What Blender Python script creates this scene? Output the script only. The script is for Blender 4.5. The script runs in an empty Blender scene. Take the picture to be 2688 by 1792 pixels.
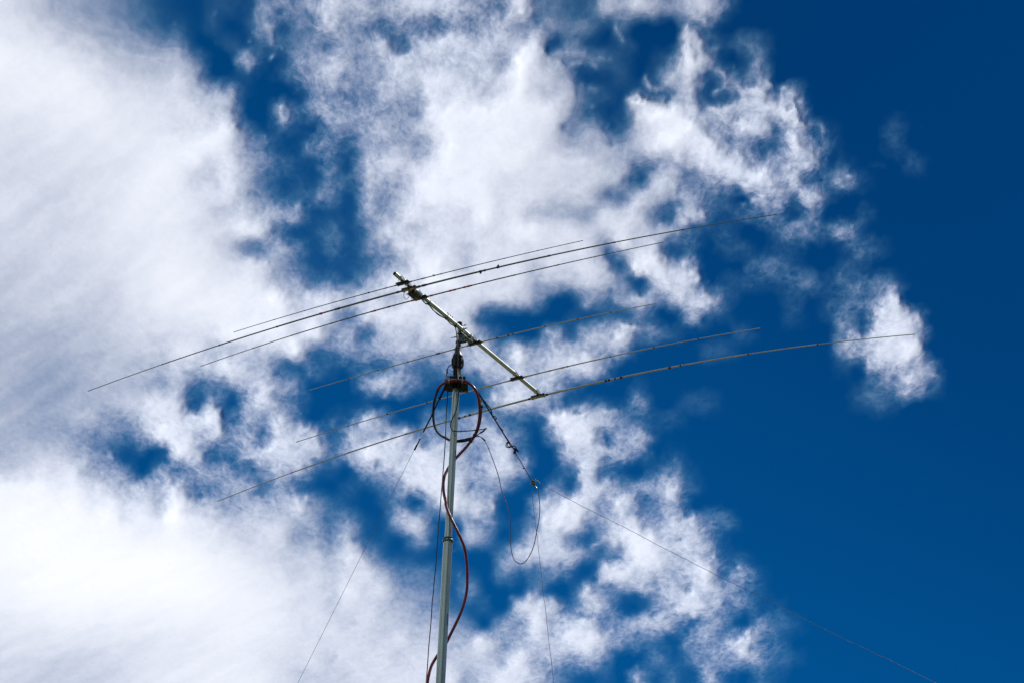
import bpy, bmesh, math, random
import numpy as np
from mathutils import Vector, Matrix
random.seed(7)
sc = bpy.context.scene
COL = sc.collection
R = math.radians

# ------------------------------------------------------------------ camera
PITCH, ROLL, FOC = R(29.54046), R(1.887355), 97.30907
cam = bpy.data.cameras.new('camera'); cam.lens = FOC; cam.sensor_width = 36.0
cam.clip_start = 0.1; cam.clip_end = 60000
camo = bpy.data.objects.new('camera', cam); COL.objects.link(camo)
cp, sp, cr, sr = math.cos(PITCH), math.sin(PITCH), math.cos(ROLL), math.sin(ROLL)
r0, u0, FW = np.array([1., 0, 0]), np.array([0, -sp, cp]), np.array([0, cp, sp])
RT, UP = cr*r0 + sr*u0, cr*u0 - sr*r0
EYE = np.array([0, 0, 1.6])
m = Matrix.Identity(4)
for i in range(3):
    m[i][0], m[i][1], m[i][2], m[i][3] = RT[i], UP[i], -FW[i], EYE[i]
camo.matrix_world = m
sc.camera = camo
sc.view_settings.view_transform = 'Standard'; sc.view_settings.look = 'None'
sc.view_settings.exposure = 0.0; sc.view_settings.gamma = 1.0
sc.cycles.transparent_max_bounces = 12
sc.cycles.max_bounces = 6

# ------------------------------------------------------------------ sky and sun
SUN_EL, SUN_AZ = R(50), R(57)            # azimuth clockwise from +Y
world = bpy.data.worlds.new('World'); sc.world = world; world.use_nodes = True
wt = world.node_tree; wt.nodes.clear()
wo = wt.nodes.new('ShaderNodeOutputWorld'); bg = wt.nodes.new('ShaderNodeBackground')
sk = wt.nodes.new('ShaderNodeTexSky'); sk.sky_type = 'NISHITA'; sk.sun_disc = False
sk.sun_elevation = SUN_EL; sk.sun_rotation = SUN_AZ
sk.altitude = 1200; sk.air_density = 1.0; sk.dust_density = 0.3; sk.ozone_density = 2.5
# polarised sky: deep saturated blue, deepest towards the upper right (world direction)
tc = wt.nodes.new('ShaderNodeTexCoord'); dt = wt.nodes.new('ShaderNodeVectorMath'); dt.operation = 'DOT_PRODUCT'
wt.links.new(tc.outputs['Generated'], dt.inputs[0]); dt.inputs[1].default_value = (0.75, -0.25, 0.85)
mr = wt.nodes.new('ShaderNodeMapRange'); mr.interpolation_type = 'SMOOTHSTEP'
mr.inputs['From Min'].default_value = 0.12; mr.inputs['From Max'].default_value = 0.37
wt.links.new(dt.outputs['Value'], mr.inputs['Value'])
tint = wt.nodes.new('ShaderNodeMix'); tint.data_type = 'RGBA'
tint.inputs['A'].default_value = (0.004, 0.305, 0.575, 1); tint.inputs['B'].default_value = (0.002, 0.195, 0.405, 1)
wt.links.new(mr.outputs['Result'], tint.inputs['Factor'])
ml = wt.nodes.new('ShaderNodeMix'); ml.data_type = 'RGBA'; ml.blend_type = 'MULTIPLY'; ml.inputs['Factor'].default_value = 1
wt.links.new(sk.outputs['Color'], ml.inputs['A']); wt.links.new(tint.outputs['Result'], ml.inputs['B'])
wt.links.new(ml.outputs['Result'], bg.inputs['Color']); bg.inputs['Strength'].default_value = 0.10
wt.links.new(bg.outputs[0], wo.inputs[0])

sl = bpy.data.lights.new('sun', 'SUN'); sl.energy = 4.15; sl.angle = R(0.5); sl.color = (1.0, 0.985, 0.955)
so = bpy.data.objects.new('sun', sl); COL.objects.link(so)
sdir = Vector((math.sin(SUN_AZ)*math.cos(SUN_EL), math.cos(SUN_AZ)*math.cos(SUN_EL), math.sin(SUN_EL)))
so.rotation_euler = sdir.to_track_quat('Z', 'Y').to_euler(); so.location = sdir*200

# ------------------------------------------------------------------ helpers
def nset(o, label=None, cat=None, group=None, kind=None):
    if label: o['label'] = label
    if cat: o['category'] = cat
    if group: o['group'] = group
    if kind: o['kind'] = kind
    return o
def thing(name, loc, label, cat, group=None):
    o = bpy.data.objects.new(name, None); COL.objects.link(o); o.location = Vector(loc)
    o.empty_display_size = .2
    bpy.context.view_layer.update()
    return nset(o, label, cat, group)
def obj(name, bm, mat, parent=None, label=None, cat=None, smooth=True, group=None):
    me = bpy.data.meshes.new(name); bm.to_mesh(me); bm.free()
    if smooth:
        for p in me.polygons: p.use_smooth = True
        try: me.set_sharp_from_angle(angle=R(35))
        except Exception: pass
    me.materials.append(mat)
    o = bpy.data.objects.new(name, me); COL.objects.link(o)
    if parent is not None:
        o.parent = parent
        if parent.type == 'EMPTY': o.matrix_parent_inverse = Matrix.Translation(-parent.location)
    return nset(o, label, cat, group)
def V(a): return Vector((float(a[0]), float(a[1]), float(a[2])))
def tube(bm, pts, rad, seg=10, cap=True):
    pts = [V(p) for p in pts]; n = len(pts)
    if not hasattr(rad, '__len__'): rad = [rad]*n
    t0 = (pts[1]-pts[0]).normalized()
    ref = Vector((0, 0, 1)) if abs(t0.z) < .9 else Vector((0, 1, 0))
    nx = t0.cross(ref).normalized(); rings = []
    for i in range(n):
        t = (pts[min(i+1, n-1)]-pts[max(i-1, 0)])
        if t.length < 1e-9: t = t0.copy()
        t.normalize(); nx = (nx - t*nx.dot(t)).normalized(); ny = t.cross(nx)
        rings.append([bm.verts.new(pts[i]+(nx*math.cos(a)+ny*math.sin(a))*rad[i]) for a in [2*math.pi*k/seg for k in range(seg)]])
    for a, b in zip(rings, rings[1:]):
        for k in range(seg): bm.faces.new((a[k], a[(k+1) % seg], b[(k+1) % seg], b[k]))
    if cap:
        bm.faces.new(rings[0][::-1]); bm.faces.new(rings[-1])
def lathe(bm, c, axis, prof, seg=24):
    """prof: (distance along axis, radius)"""
    c = V(c); axis = V(axis).normalized(); pts = [c+axis*h for h, _ in prof]
    ref = Vector((1, 0, 0)) if abs(axis.x) < .9 else Vector((0, 1, 0))
    nx = axis.cross(ref).normalized(); ny = axis.cross(nx); rings = []
    for p, (_, r) in zip(pts, prof):
        rings.append([bm.verts.new(p+(nx*math.cos(a)+ny*math.sin(a))*max(r, 1e-4)) for a in [2*math.pi*k/seg for k in range(seg)]])
    for a, b in zip(rings, rings[1:]):
        for k in range(seg): bm.faces.new((a[k], a[(k+1) % seg], b[(k+1) % seg], b[k]))
    bm.faces.new(rings[0][::-1]); bm.faces.new(rings[-1])
    bmesh.ops.recalc_face_normals(bm, faces=bm.faces)
def box(bm, c, ax, ay, az, sx, sy, sz, bev=0.0):
    c, ax, ay, az = V(c), V(ax).normalized(), V(ay).normalized(), V(az).normalized()
    r = bmesh.ops.create_cube(bm, size=1.0); vs = r['verts']
    for v in vs: v.co = Vector((v.co.x*sx, v.co.y*sy, v.co.z*sz))
    if bev > 0:
        es = list({e for v in vs for e in v.link_edges})
        rb = bmesh.ops.bevel(bm, geom=es, offset=bev, segments=2, affect='EDGES', profile=.6)
        vs = list({v for v in vs if v.is_valid} | {v for f in rb['faces'] for v in f.verts})
    for v in vs: v.co = c + ax*v.co.x + ay*v.co.y + az*v.co.z
def catmull(pts, n=8):
    P = [np.array(p, float) for p in pts]; P = [2*P[0]-P[1]]+P+[2*P[-1]-P[-2]]; out = []
    for i in range(1, len(P)-2):
        for k in range(n):
            t = k/n; a, b, c, d = P[i-1:i+3]
            out.append(.5*((2*b)+(-a+c)*t+(2*a-5*b+4*c-d)*t*t+(-a+3*b-3*c+d)*t**3))
    out.append(P[-2]); return out

def mat(name, col, rough=.5, metal=0., spec=.5, coat=0., var=.12, vs=14., bump=0., col2=None, thresh=None):
    M = bpy.data.materials.new(name); M.use_nodes = True; nt = M.node_tree; b = nt.nodes['Principled BSDF']
    b.inputs['Roughness'].default_value = rough; b.inputs['Metallic'].default_value = metal
    b.inputs['Specular IOR Level'].default_value = spec; b.inputs['Coat Weight'].default_value = coat
    t = nt.nodes.new('ShaderNodeTexCoord'); n = nt.nodes.new('ShaderNodeTexNoise')
    n.inputs['Scale'].default_value = vs; n.inputs['Detail'].default_value = 6; n.inputs['Roughness'].default_value = .62
    nt.links.new(t.outputs['Object'], n.inputs['Vector'])
    cr_ = nt.nodes.new('ShaderNodeValToRGB'); nt.links.new(n.outputs['Fac'], cr_.inputs['Fac'])
    c2 = col2 or tuple(c*(1-2.2*var) for c in col)
    cr_.color_ramp.elements[0].position = .38; cr_.color_ramp.elements[1].position = .62
    cr_.color_ramp.elements[0].color = (*c2, 1); cr_.color_ramp.elements[1].color = (*[min(1, c*(1+var)) for c in col], 1)
    nt.links.new(cr_.outputs['Color'], b.inputs['Base Color'])
    mr_ = nt.nodes.new('ShaderNodeMapRange'); mr_.inputs['To Min'].default_value = max(.04, rough-.5*var); mr_.inputs['To Max'].default_value = rough+.5*var
    nt.links.new(n.outputs['Fac'], mr_.inputs['Value']); nt.links.new(mr_.outputs['Result'], b.inputs['Roughness'])
    if bump:
        bp = nt.nodes.new('ShaderNodeBump'); bp.inputs['Strength'].default_value = bump; bp.inputs['Distance'].default_value = .002
        nt.links.new(n.outputs['Fac'], bp.inputs['Height']); nt.links.new(bp.outputs[0], b.inputs['Normal'])
    return M
ALU = mat('mast_aluminium', (.32, .375, .30), .30, .9, var=.04, vs=3)
ALUB = mat('boom_aluminium', (.55, .57, .44), .31, .92, var=.05, vs=9)
ROD = mat('rod_aluminium_shaded', (.16, .17, .125), .42, .6, var=.06, vs=3)  # upper rods: same metal, their shaded look put into a darker colour
RODL = mat('rod_aluminium_lit', (.46, .45, .30), .5, .45, var=.06, vs=3)  # lower rods: same metal, their lit look put into a paler colour
SLEEVE = mat('grey_plastic_sleeve', (.10, .105, .075), .5, var=.2, vs=30)
SLEEVEL = mat('pale_plastic_sleeve', (.44, .40, .22), .5, var=.2, vs=30)
BLACK = mat('black_plastic', (.006, .0065, .007), .42, spec=.25, var=.3, vs=20, bump=.2)
RUBBER = mat('black_cable_sheath', (.007, .007, .008), .5, spec=.22, var=.3, vs=30)
GLOSSC = mat('glossy_cable_sheath', (.012, .012, .013), .24, spec=.7, var=.2, vs=30)
TAPEK = mat('black_tape', (.01, .01, .011), .5, var=.3, vs=40)
TAPER = mat('red_tape', (.75, .015, .02), .45, var=.2, vs=40)
TAPEY = mat('yellow_tape', (.85, .58, .02), .5, var=.2, vs=40)
TAPEP = mat('purple_tape', (.10, .008, .05), .5, var=.2, vs=40)
STEEL = mat('zinc_steel', (.62, .62, .58), .3, .95, var=.15, vs=40)
DARKST = mat('dark_bracket_steel', (.05, .055, .04), .45, .5, var=.3, vs=25)
PLATE = mat('green_black_plate', (.008, .012, .007), .6, .1, spec=.2, var=.3, vs=12)
RED = mat('red_hose_rubber', (.19, .0035, .007), .28, coat=.0, spec=.5, var=.18, vs=9)
STRAP = mat('navy_webbing', (.010, .014, .035), .8, var=.4, vs=60, bump=.5)
STRAPL = mat('light_blue_strap', (.12, .38, .55), .6, var=.2, vs=60)
ROPE = mat('grey_guy_rope', (.16, .13, .17), .7, var=.3, vs=90)
WIRE = mat('tinned_wire', (.10, .16, .15), .45, .3, var=.3, vs=60)
GREYM = mat('cast_grey_metal', (.09, .11, .10), .42, .7, var=.2, vs=20)
PINK = mat('pink_wire_sheath', (.22, .02, .07), .4, var=.1)

# ------------------------------------------------------------------ ground
def ground():
    bm = bmesh.new(); S = 9000
    xs = [-S, -1500, -300, -60, 0, 60, 300, 1500, S]
    g = [[bm.verts.new((x, y, 0)) for x in xs] for y in xs]
    for j in range(8):
        for i in range(8): bm.faces.new((g[j][i], g[j][i+1], g[j+1][i+1], g[j+1][i]))
    M = mat('dry_grass_ground', (.12, .105, .055), .9, var=.2, vs=.6, col2=(.055, .065, .025), bump=.3)
    o = obj('ground', bm, M, smooth=False); nset(o, kind='structure')
ground()

# ------------------------------------------------------------------ cloud layer
# Cloud cover read by eye on a grid in image pixels (10 = unbroken white, 0 = clear).
ROWS = '''
8754444310 0011144457 6656777654 7432255654 6620000000 0000000000
9877665430 1010142346 5434435556 5543312000 4200000000 0000000000
9988875553 4001122344 5563677777 7723101001 7312200000 0000000000
9999976677 7400411456 5567777776 9853321013 8511300000 0000000000
9999998777 8611101456 5567788777 9875101025 7343400000 0000000000
9999999888 8765100145 4466688878 9877210224 6236745000 0000000000
8889999988 8876005245 5555589999 9995101688 7566777100 0000000000
8888999888 8888412114 4565689999 9983542689 9656746310 0010000000
8888888889 9998531133 2566579999 9975665689 8855337520 0010000000
7888888899 9988642113 1577789999 9888876456 6887556611 0001000000
7878888899 9778631113 2566899998 8888876266 4567866323 1000000000
8887788999 9888642223 1556899998 8877743665 5321553620 0000000000
8877788999 9977765411 1557888898 8655577743 6212331300 1000000000
8787788988 9888873112 1367788888 9988778765 3110023324 1000000000
7777888888 9976445312 1357888788 8888857772 2011011001 2100000000
7777888889 9978875311 1246898788 8788863785 4000221001 1000000000
6788877889 9999986533 2578899888 8666764168 6111112212 2320000000
7887777899 9999999777 6777888877 6411434645 6620001012 3460000000
6776677889 9999999887 4788888721 0001122310 4210001013 2686000000
6666667777 8889999885 5367787741 0142567331 0001000004 4787100000
6666667777 8877777833 4456666664 7566654000 0110000004 5788100000
6655566666 7678763221 1224334566 7677740000 0000000001 1566400000
6555566666 6334675300 0465311136 7663100100 0000000000 1346300000
6656666778 7251574200 0100000026 7642221300 1100000000 1210000000
6655665578 8773556301 2651133443 2278764211 0000000000 0000000000
6655544358 9764547762 5666445566 3058844510 0000000000 0000000000
5677653111 8733578763 5887777557 3016765301 0000000000 0000000000
6788865414 4554346621 1557888667 5013731023 1000000000 0000000000
AAA9987666 7445535310 1135788654 1032764456 2000000000 0000000000
AAAAA99887 9765666742 1013158761 0468757345 1000000000 0000000000
9AAAAAA999 A987777653 4115621541 1488557657 6320000000 0000000000
AAAAAAAA99 A998788554 6211410530 3674258987 7510000000 0000000000
9AAAAAAAAA AA99887776 8621100003 6776335987 7621000000 0000000000
9AAAAAAAAA AA99998787 8863321103 2342068776 7834100000 0000000000
9AAAAAAAAA AAA9A99887 9885431300 1301544657 6753100000 0000000000
99A9AAAAA9 9AA9999887 8876542110 6763651146 8633110000 0000000000
8999999899 9999999888 7877665314 5867744564 3531321000 0000000000
8888988888 9889999888 8878776675 6778964321 4547420000 0000000000
8877777788 8889988887 8887887776 8665630021 2445421000 0000000000
7777678889 9999998777 7888888678 8642110312 1420210000 0000000000
'''
COVER = np.array([[10 if c == 'A' else int(c) for c in ln.replace(' ', '')] for ln in ROWS.strip().split('\n')], float)/10
# cell averages -> point values (undo the blur of averaging over a cell)
SMOOTHC = COVER.copy()
for _k in range(3):
    _q = np.pad(SMOOTHC, 1, mode='edge'); SMOOTHC = (4*_q[1:-1, 1:-1]+2*(_q[:-2, 1:-1]+_q[2:, 1:-1]+_q[1:-1, :-2]+_q[1:-1, 2:])+_q[:-2, :-2]+_q[2:, 2:]+_q[:-2, 2:]+_q[2:, :-2])/16
_p = np.pad(COVER, 1, mode='edge'); _b = (_p[:-2, 1:-1]+_p[2:, 1:-1]+_p[1:-1, :-2]+_p[1:-1, 2:])/4
COVER = np.clip(COVER+.30*(COVER-_b), 0, 1.02)
TEXR = '''
113556334455
113653236774
112543236774
111443346663
125555554463
256555565333
111233456533
111223556533
'''
TEX = np.array([[int(c) for c in ln] for ln in TEXR.strip().split('\n')], float)/7
# single puffs, wisps and gaps: image tile, then tile pixels x0,y0,x1,y1,radius, and cover
PUFFS = '''
30:960,255,1020,360,22,.55;970,250,1040,240,16,.3;1040,390,1110,420,35,.18;880,1000,930,1180,50,0;650,650,700,740,60,0;420,490,660,490,28,.55;570,590,620,580,20,.6;430,560,470,640,25,.6;740,560,790,610,20,.45;820,540,850,545,14,.5;910,540,,,14,.3;730,810,780,820,25,.4;650,780,650,830,20,.35;700,960,740,970,18,.4;380,400,430,380,35,.08;240,160,,,40,.15;1240,730,1280,800,25,.55;1280,800,1380,830,25,.55;1430,750,1540,720,35,.6;1380,870,1440,890,25,.1;1340,750,,,25,.15;490,1160,,,25,.2;930,1300,,,25,.25;1120,1510,1150,1530,18,.1;1280,1540,,,35,.15;1080,910,1120,980,30,.55;1110,1060,,,30,.15;1160,930,1300,1000,50,.8
40:0,200,160,215,16,.08;20,160,120,190,12,.4;120,100,200,200,30,.6;300,80,400,20,25,.55;50,260,100,330,25,.6;60,330,150,500,45,.62;250,420,320,450,25,.4;240,680,260,900,28,.04;330,910,480,880,35,.06;450,650,,,40,.15;640,740,,,30,.12;340,640,380,760,25,.55;300,860,380,800,22,.5;480,590,,,15,.3;500,410,560,460,20,.18;580,370,680,390,25,.15;690,590,700,640,25,.45;780,600,,,20,.25;700,720,790,760,25,.6;700,830,,,35,.75;560,850,620,900,35,.65;930,790,990,850,28,.65;870,820,880,870,18,.06;970,960,,,22,.1;1040,900,1080,1000,15,.25;1020,1060,1080,1130,30,.85;490,1080,,,28,.12;520,1190,,,20,.15;850,1210,,,35,.12;720,1300,900,1330,30,.15;740,1410,,,35,.12;970,1180,,,18,.15;1190,1190,,,20,.15;1040,1290,1060,1350,40,.88;560,1150,680,1180,40,.78;1290,1170,1300,1260,25,.4;1350,1280,,,30,.2;1220,1380,,,30,.1;1260,1500,,,25,.65;120,1250,330,1400,55,.88
50:250,1360,280,1400,20,.15;430,1400,530,1420,35,.15;150,1490,290,1520,22,.2;570,1170,640,1130,10,.12
31:1090,80,,,40,.1;1180,90,,,30,.12;1470,310,1440,420,40,.12;920,200,,,40,.2;1550,170,,,30,.2;880,750,970,870,40,.06;1180,1060,,,55,.03;920,1095,,,20,.1;1400,700,1540,730,30,.1;680,1220,760,1160,22,.55;960,1190,1000,1180,25,.55;1100,1200,1310,1190,30,.55;1030,1090,,,22,.5;1490,940,1540,1150,50,.75;1180,900,1350,930,55,.82;320,1460,380,1510,24,.6;1010,1410,1150,1440,32,.75;1250,1440,1320,1440,18,.5;860,1420,,,35,.55;620,1500,700,1450,30,.5;920,1510,,,20,.15;700,1410,,,25,.15;290,1110,,,14,.3
41:100,360,180,400,40,.65;30,480,,,35,.7;480,170,,,45,.06;300,310,420,300,40,.2;560,300,,,20,.4;750,260,,,35,.6;880,220,900,330,28,.5;1130,200,1240,240,35,.65;1190,330,,,22,.45;980,130,,,20,.15;1150,60,,,25,.12;1430,80,,,22,.5;1540,30,,,25,.55;1040,300,,,45,.08;930,565,,,14,.45;1000,605,,,14,.45;880,590,,,15,.35;1020,505,,,18,.4;1140,465,1200,470,15,.45;1350,585,1480,580,15,.5;1540,550,,,22,.5;40,660,120,650,15,.45;460,745,,,12,.2;600,690,,,15,.15;700,850,750,870,16,.35;930,845,960,855,9,.35;650,1040,,,12,.35;1000,1055,,,12,.38;1100,1050,,,12,.35;740,970,,,14,.3;1020,1100,1100,1160,25,.2;680,930,,,50,.2;50,960,130,970,40,.8;20,870,,,35,.65;110,1150,300,1190,32,.68;220,1220,,,25,.68;60,1360,120,1345,16,.5;240,1010,,,14,.2;420,1190,,,20,.2;1450,960,,,14,.5;1500,1040,1560,1030,14,.45;1480,1230,1530,1180,28,.5;1350,1250,,,18,.4;1530,1540,,,40,.7;1380,960,1310,990,12,.2;1050,1340,,,18,.15
51:50,1040,,,25,.4;190,1060,,,22,.42;340,1080,350,1140,18,.5;100,1190,,,18,.5;40,1240,150,1230,14,.42;130,1130,,,40,.08;300,1140,290,1200,25,.6;440,1130,,,14,.4;480,1170,,,10,.25;380,1230,300,1350,70,.8;590,1310,600,1380,35,.62;590,1220,,,30,.1;640,1450,,,20,.3;100,1440,,,50,.03;170,1370,,,14,.4;20,780,90,800,14,.25;50,1520,,,35,.7;400,1500,,,80,.85
52:400,50,300,60,80,.85;150,170,180,240,40,.62;600,200,,,40,.6;690,280,760,320,18,.6;740,180,,,14,.45;510,300,,,20,.12;590,290,,,12,.12;370,330,,,22,.12;430,390,640,420,20,.55;560,440,660,430,18,.5;280,370,220,400,14,.35;340,440,220,480,10,.35;140,490,30,530,9,.22;230,550,120,560,12,.22;460,550,,,16,.2;730,380,,,35,.12;200,300,,,45,.15;60,60,,,25,.55;20,100,,,20,.2
32:580,730,650,850,70,.85;700,1050,720,1200,50,.75;870,640,950,640,25,.6;650,600,,,22,.6;880,870,930,940,25,.06;1000,860,1020,1050,32,.6;1100,830,,,22,.5;1140,900,1230,980,18,.5;1110,550,,,25,.38;1130,440,,,20,.15;500,540,,,30,.1;440,640,,,14,.15;790,1350,,,35,.82;1060,1450,,,45,.75;1450,1380,,,45,.72;1230,1430,,,30,.15;930,1200,,,14,.4;560,1070,,,16,.2;470,1080,,,22,.55;350,1330,,,25,.5;870,1070,,,25,.12;560,1250,,,35,.05;1450,1160,,,16,.4;1510,1220,,,18,.42;1500,1060,,,14,.3;560,1470,600,1520,60,.85;320,1480,,,40,.75;850,270,,,18,.5;880,60,,,28,.55
33:330,60,,,50,.8;560,50,,,60,.85;720,170,700,250,30,.06;600,200,,,25,.12;820,330,760,400,25,.06;690,540,,,60,.02;860,230,740,290,28,.6;1120,80,,,45,.82;1250,400,1200,330,90,.92;900,520,960,570,50,.82;980,390,,,22,.2;1470,120,,,45,.7;1540,240,,,18,.15;1540,40,,,14,.15;120,300,,,22,.2;440,500,,,16,.15;330,520,,,14,.2;1100,800,1050,860,60,.03;1200,840,,,50,.06;900,670,,,22,.12;180,770,,,45,.72;400,850,,,40,.7;650,920,740,930,22,.12;700,730,760,780,40,.7;650,1120,720,1180,80,.85;820,1240,,,50,.72;1380,1000,,,50,.7;1290,1120,,,25,.5;1190,1080,,,30,.12;640,1400,820,1280,22,.55;1390,1280,1380,1340,16,.4;1160,1500,,,32,.55;70,1020,,,18,.12;320,1390,,,28,.15;300,1460,,,35,.65;1320,640,,,16,.2
43:90,60,,,35,.65;80,200,,,50,.75;210,140,260,180,25,.5;290,60,,,14,.35;340,90,,,14,.2;240,380,,,16,.2;400,530,370,570,22,.1;500,500,,,30,.5;470,590,,,30,.5;60,700,,,25,.25;150,750,60,900,45,.8;300,790,,,35,.65;480,760,,,30,.42;540,860,,,18,.4;400,900,,,18,.35;640,500,,,18,.18;60,1000,,,35,.06;300,1020,,,45,.5;650,1010,,,14,.08;690,990,740,1060,16,.42;780,1050,,,16,.4;620,1120,480,1200,42,.78;420,1240,,,35,.6;560,1320,700,1340,20,.5;640,1240,,,28,.06;270,1140,,,30,.5;90,1180,,,22,.45;80,1070,,,18,.4;60,1250,150,1330,16,.35;150,1400,,,18,.4;250,1480,290,1520,35,.6;220,1340,,,18,.1;800,1250,,,18,.3;870,1200,,,14,.28;1070,1010,,,16,.13;930,1340,,,20,.18;740,1500,,,30,.16;100,1450,,,40,.03
22:290,650,330,700,30,.6;395,840,,,20,.15;330,1110,,,28,.08;190,1110,180,1160,30,.6;400,980,450,1080,70,.8;800,1060,860,1330,80,.85;600,820,,,35,.6;300,380,540,310,30,.58;200,415,,,14,.45;720,345,,,22,.4;620,390,,,25,.2;940,260,,,25,.5;60,40,,,30,.5;260,110,,,40,.5;1130,660,1150,700,18,.5;1260,1070,,,22,.25;1200,1310,,,28,.3;780,930,,,35,.15;830,790,,,35,.5;1400,1500,,,40,.7;1420,520,,,50,.7;1360,350,,,25,.5;1300,200,,,45,.7;1240,300,,,28,.08;550,1540,,,30,.45;740,1420,,,35,.3;870,1450,,,30,.5
23:600,60,,,45,.6;700,200,780,260,28,.5;620,150,,,30,.5;1160,110,1290,180,28,.55;1170,210,,,28,.55;1400,70,,,18,.5;1270,90,,,22,.15;1080,570,,,18,.35;1210,670,,,25,.4;1390,740,1340,800,12,.18;1530,440,,,28,.45;1440,520,,,12,.3;1300,1170,,,50,.82;1030,340,,,14,.25
12:240,450,,,45,.15;580,600,,,35,.15;560,730,,,28,.08;640,740,,,18,.15;860,820,,,28,.08;740,1120,780,1160,30,.08;400,910,,,16,.2;540,1080,,,30,.2;430,450,,,25,.25;830,1360,,,30,.2;270,1360,,,25,.25;980,260,,,22,.2;1130,210,,,30,.12;1080,300,,,40,.2;1290,280,,,16,.5;1120,400,,,25,.45;1040,590,,,18,.5;1130,600,1200,645,12,.5;1500,740,,,20,.4;1030,790,960,1000,60,.78;380,720,420,800,60,.85;80,870,,,70,.88;980,1120,,,40,.7;1150,1260,,,18,.15
10:740,510,700,620,30,.42;640,570,,,22,.36;690,520,610,560,18,.4;720,650,735,600,14,.4;900,200,930,380,30,.5;780,100,,,25,.45;730,370,,,18,.4;770,280,,,14,.35;930,520,,,25,.48;1020,430,,,18,.4;1060,1020,1060,1090,26,.52;1180,1010,,,14,.38;1030,1130,,,16,.4;940,1150,,,12,.35;980,1200,,,16,.25;1270,1360,,,24,.42;1260,1240,,,12,.3;1430,430,,,30,.15;430,110,,,18,.25;430,380,,,20,.15;1000,90,,,28,.08;830,860,850,1100,80,0;1110,1280,,,70,0;860,1240,,,25,.42;890,1310,,,16,.48;40,220,,,10,.35
11:1170,330,1130,440,30,.5;1290,320,,,18,.45;1215,255,,,8,.45;1400,220,,,28,.42;1500,100,,,35,.35;1520,750,,,18,.35;760,680,,,50,.35;1460,520,,,14,.2
20:800,270,,,18,.2;590,430,,,22,.25;1370,110,,,25,.25;340,240,,,35,.3
02:1050,960,,,25,.08;1180,1060,,,60,.04;1340,1170,,,30,.06;1470,1050,,,50,.1;1300,930,,,25,.2;1030,1040,,,25,.55;1540,360,,,25,.45;960,1130,,,25,.5
'''
def vnoise(x, y, seed):
    xi, yi = np.floor(x).astype(np.int64), np.floor(y).astype(np.int64); fx, fy = x-xi, y-yi
    fx, fy = fx*fx*fx*(fx*(fx*6-15)+10), fy*fy*fy*(fy*(fy*6-15)+10)
    def h(a, b):
        n = (a*374761393+b*668265263+seed*1442695041) & 0xffffffff
        n = ((n ^ (n >> 13))*1274126177) & 0xffffffff
        return ((n ^ (n >> 16)) & 0xffffff)/float(0xffffff)
    return (h(xi, yi)*(1-fx)+h(xi+1, yi)*fx)*(1-fy)+(h(xi, yi+1)*(1-fx)+h(xi+1, yi+1)*fx)*fy
def fbm(x, y, seed, o=5, g=.5):
    s = 0; a = 1; t = 0
    for k in range(o): s = s+a*vnoise(x*2**k+17*k, y*2**k-9*k, seed+k); t += a; a *= g
    return s/t-.5
def cubic(G, x, y):                       # x, y in cell units (cell centres at integers)
    H, W = G.shape; xi, yi = np.floor(x).astype(int), np.floor(y).astype(int); fx, fy = x-xi, y-yi
    def w(t): return [(-t**3+3*t*t-3*t+1)/6, (3*t**3-6*t*t+4)/6, (-3*t**3+3*t*t+3*t+1)/6, t**3/6]
    def wc(t): return [-.5*t+t*t-.5*t**3, 1-2.5*t*t+1.5*t**3, .5*t+2*t*t-1.5*t**3, -.5*t*t+.5*t**3]
    s = 0
    ax, ay = wc(fx), wc(fy)
    for j in range(4):
        for i in range(4):
            s = s+ax[i]*ay[j]*G[np.clip(yi+j-1, 0, H-1), np.clip(xi+i-1, 0, W-1)]
    return s
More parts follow.
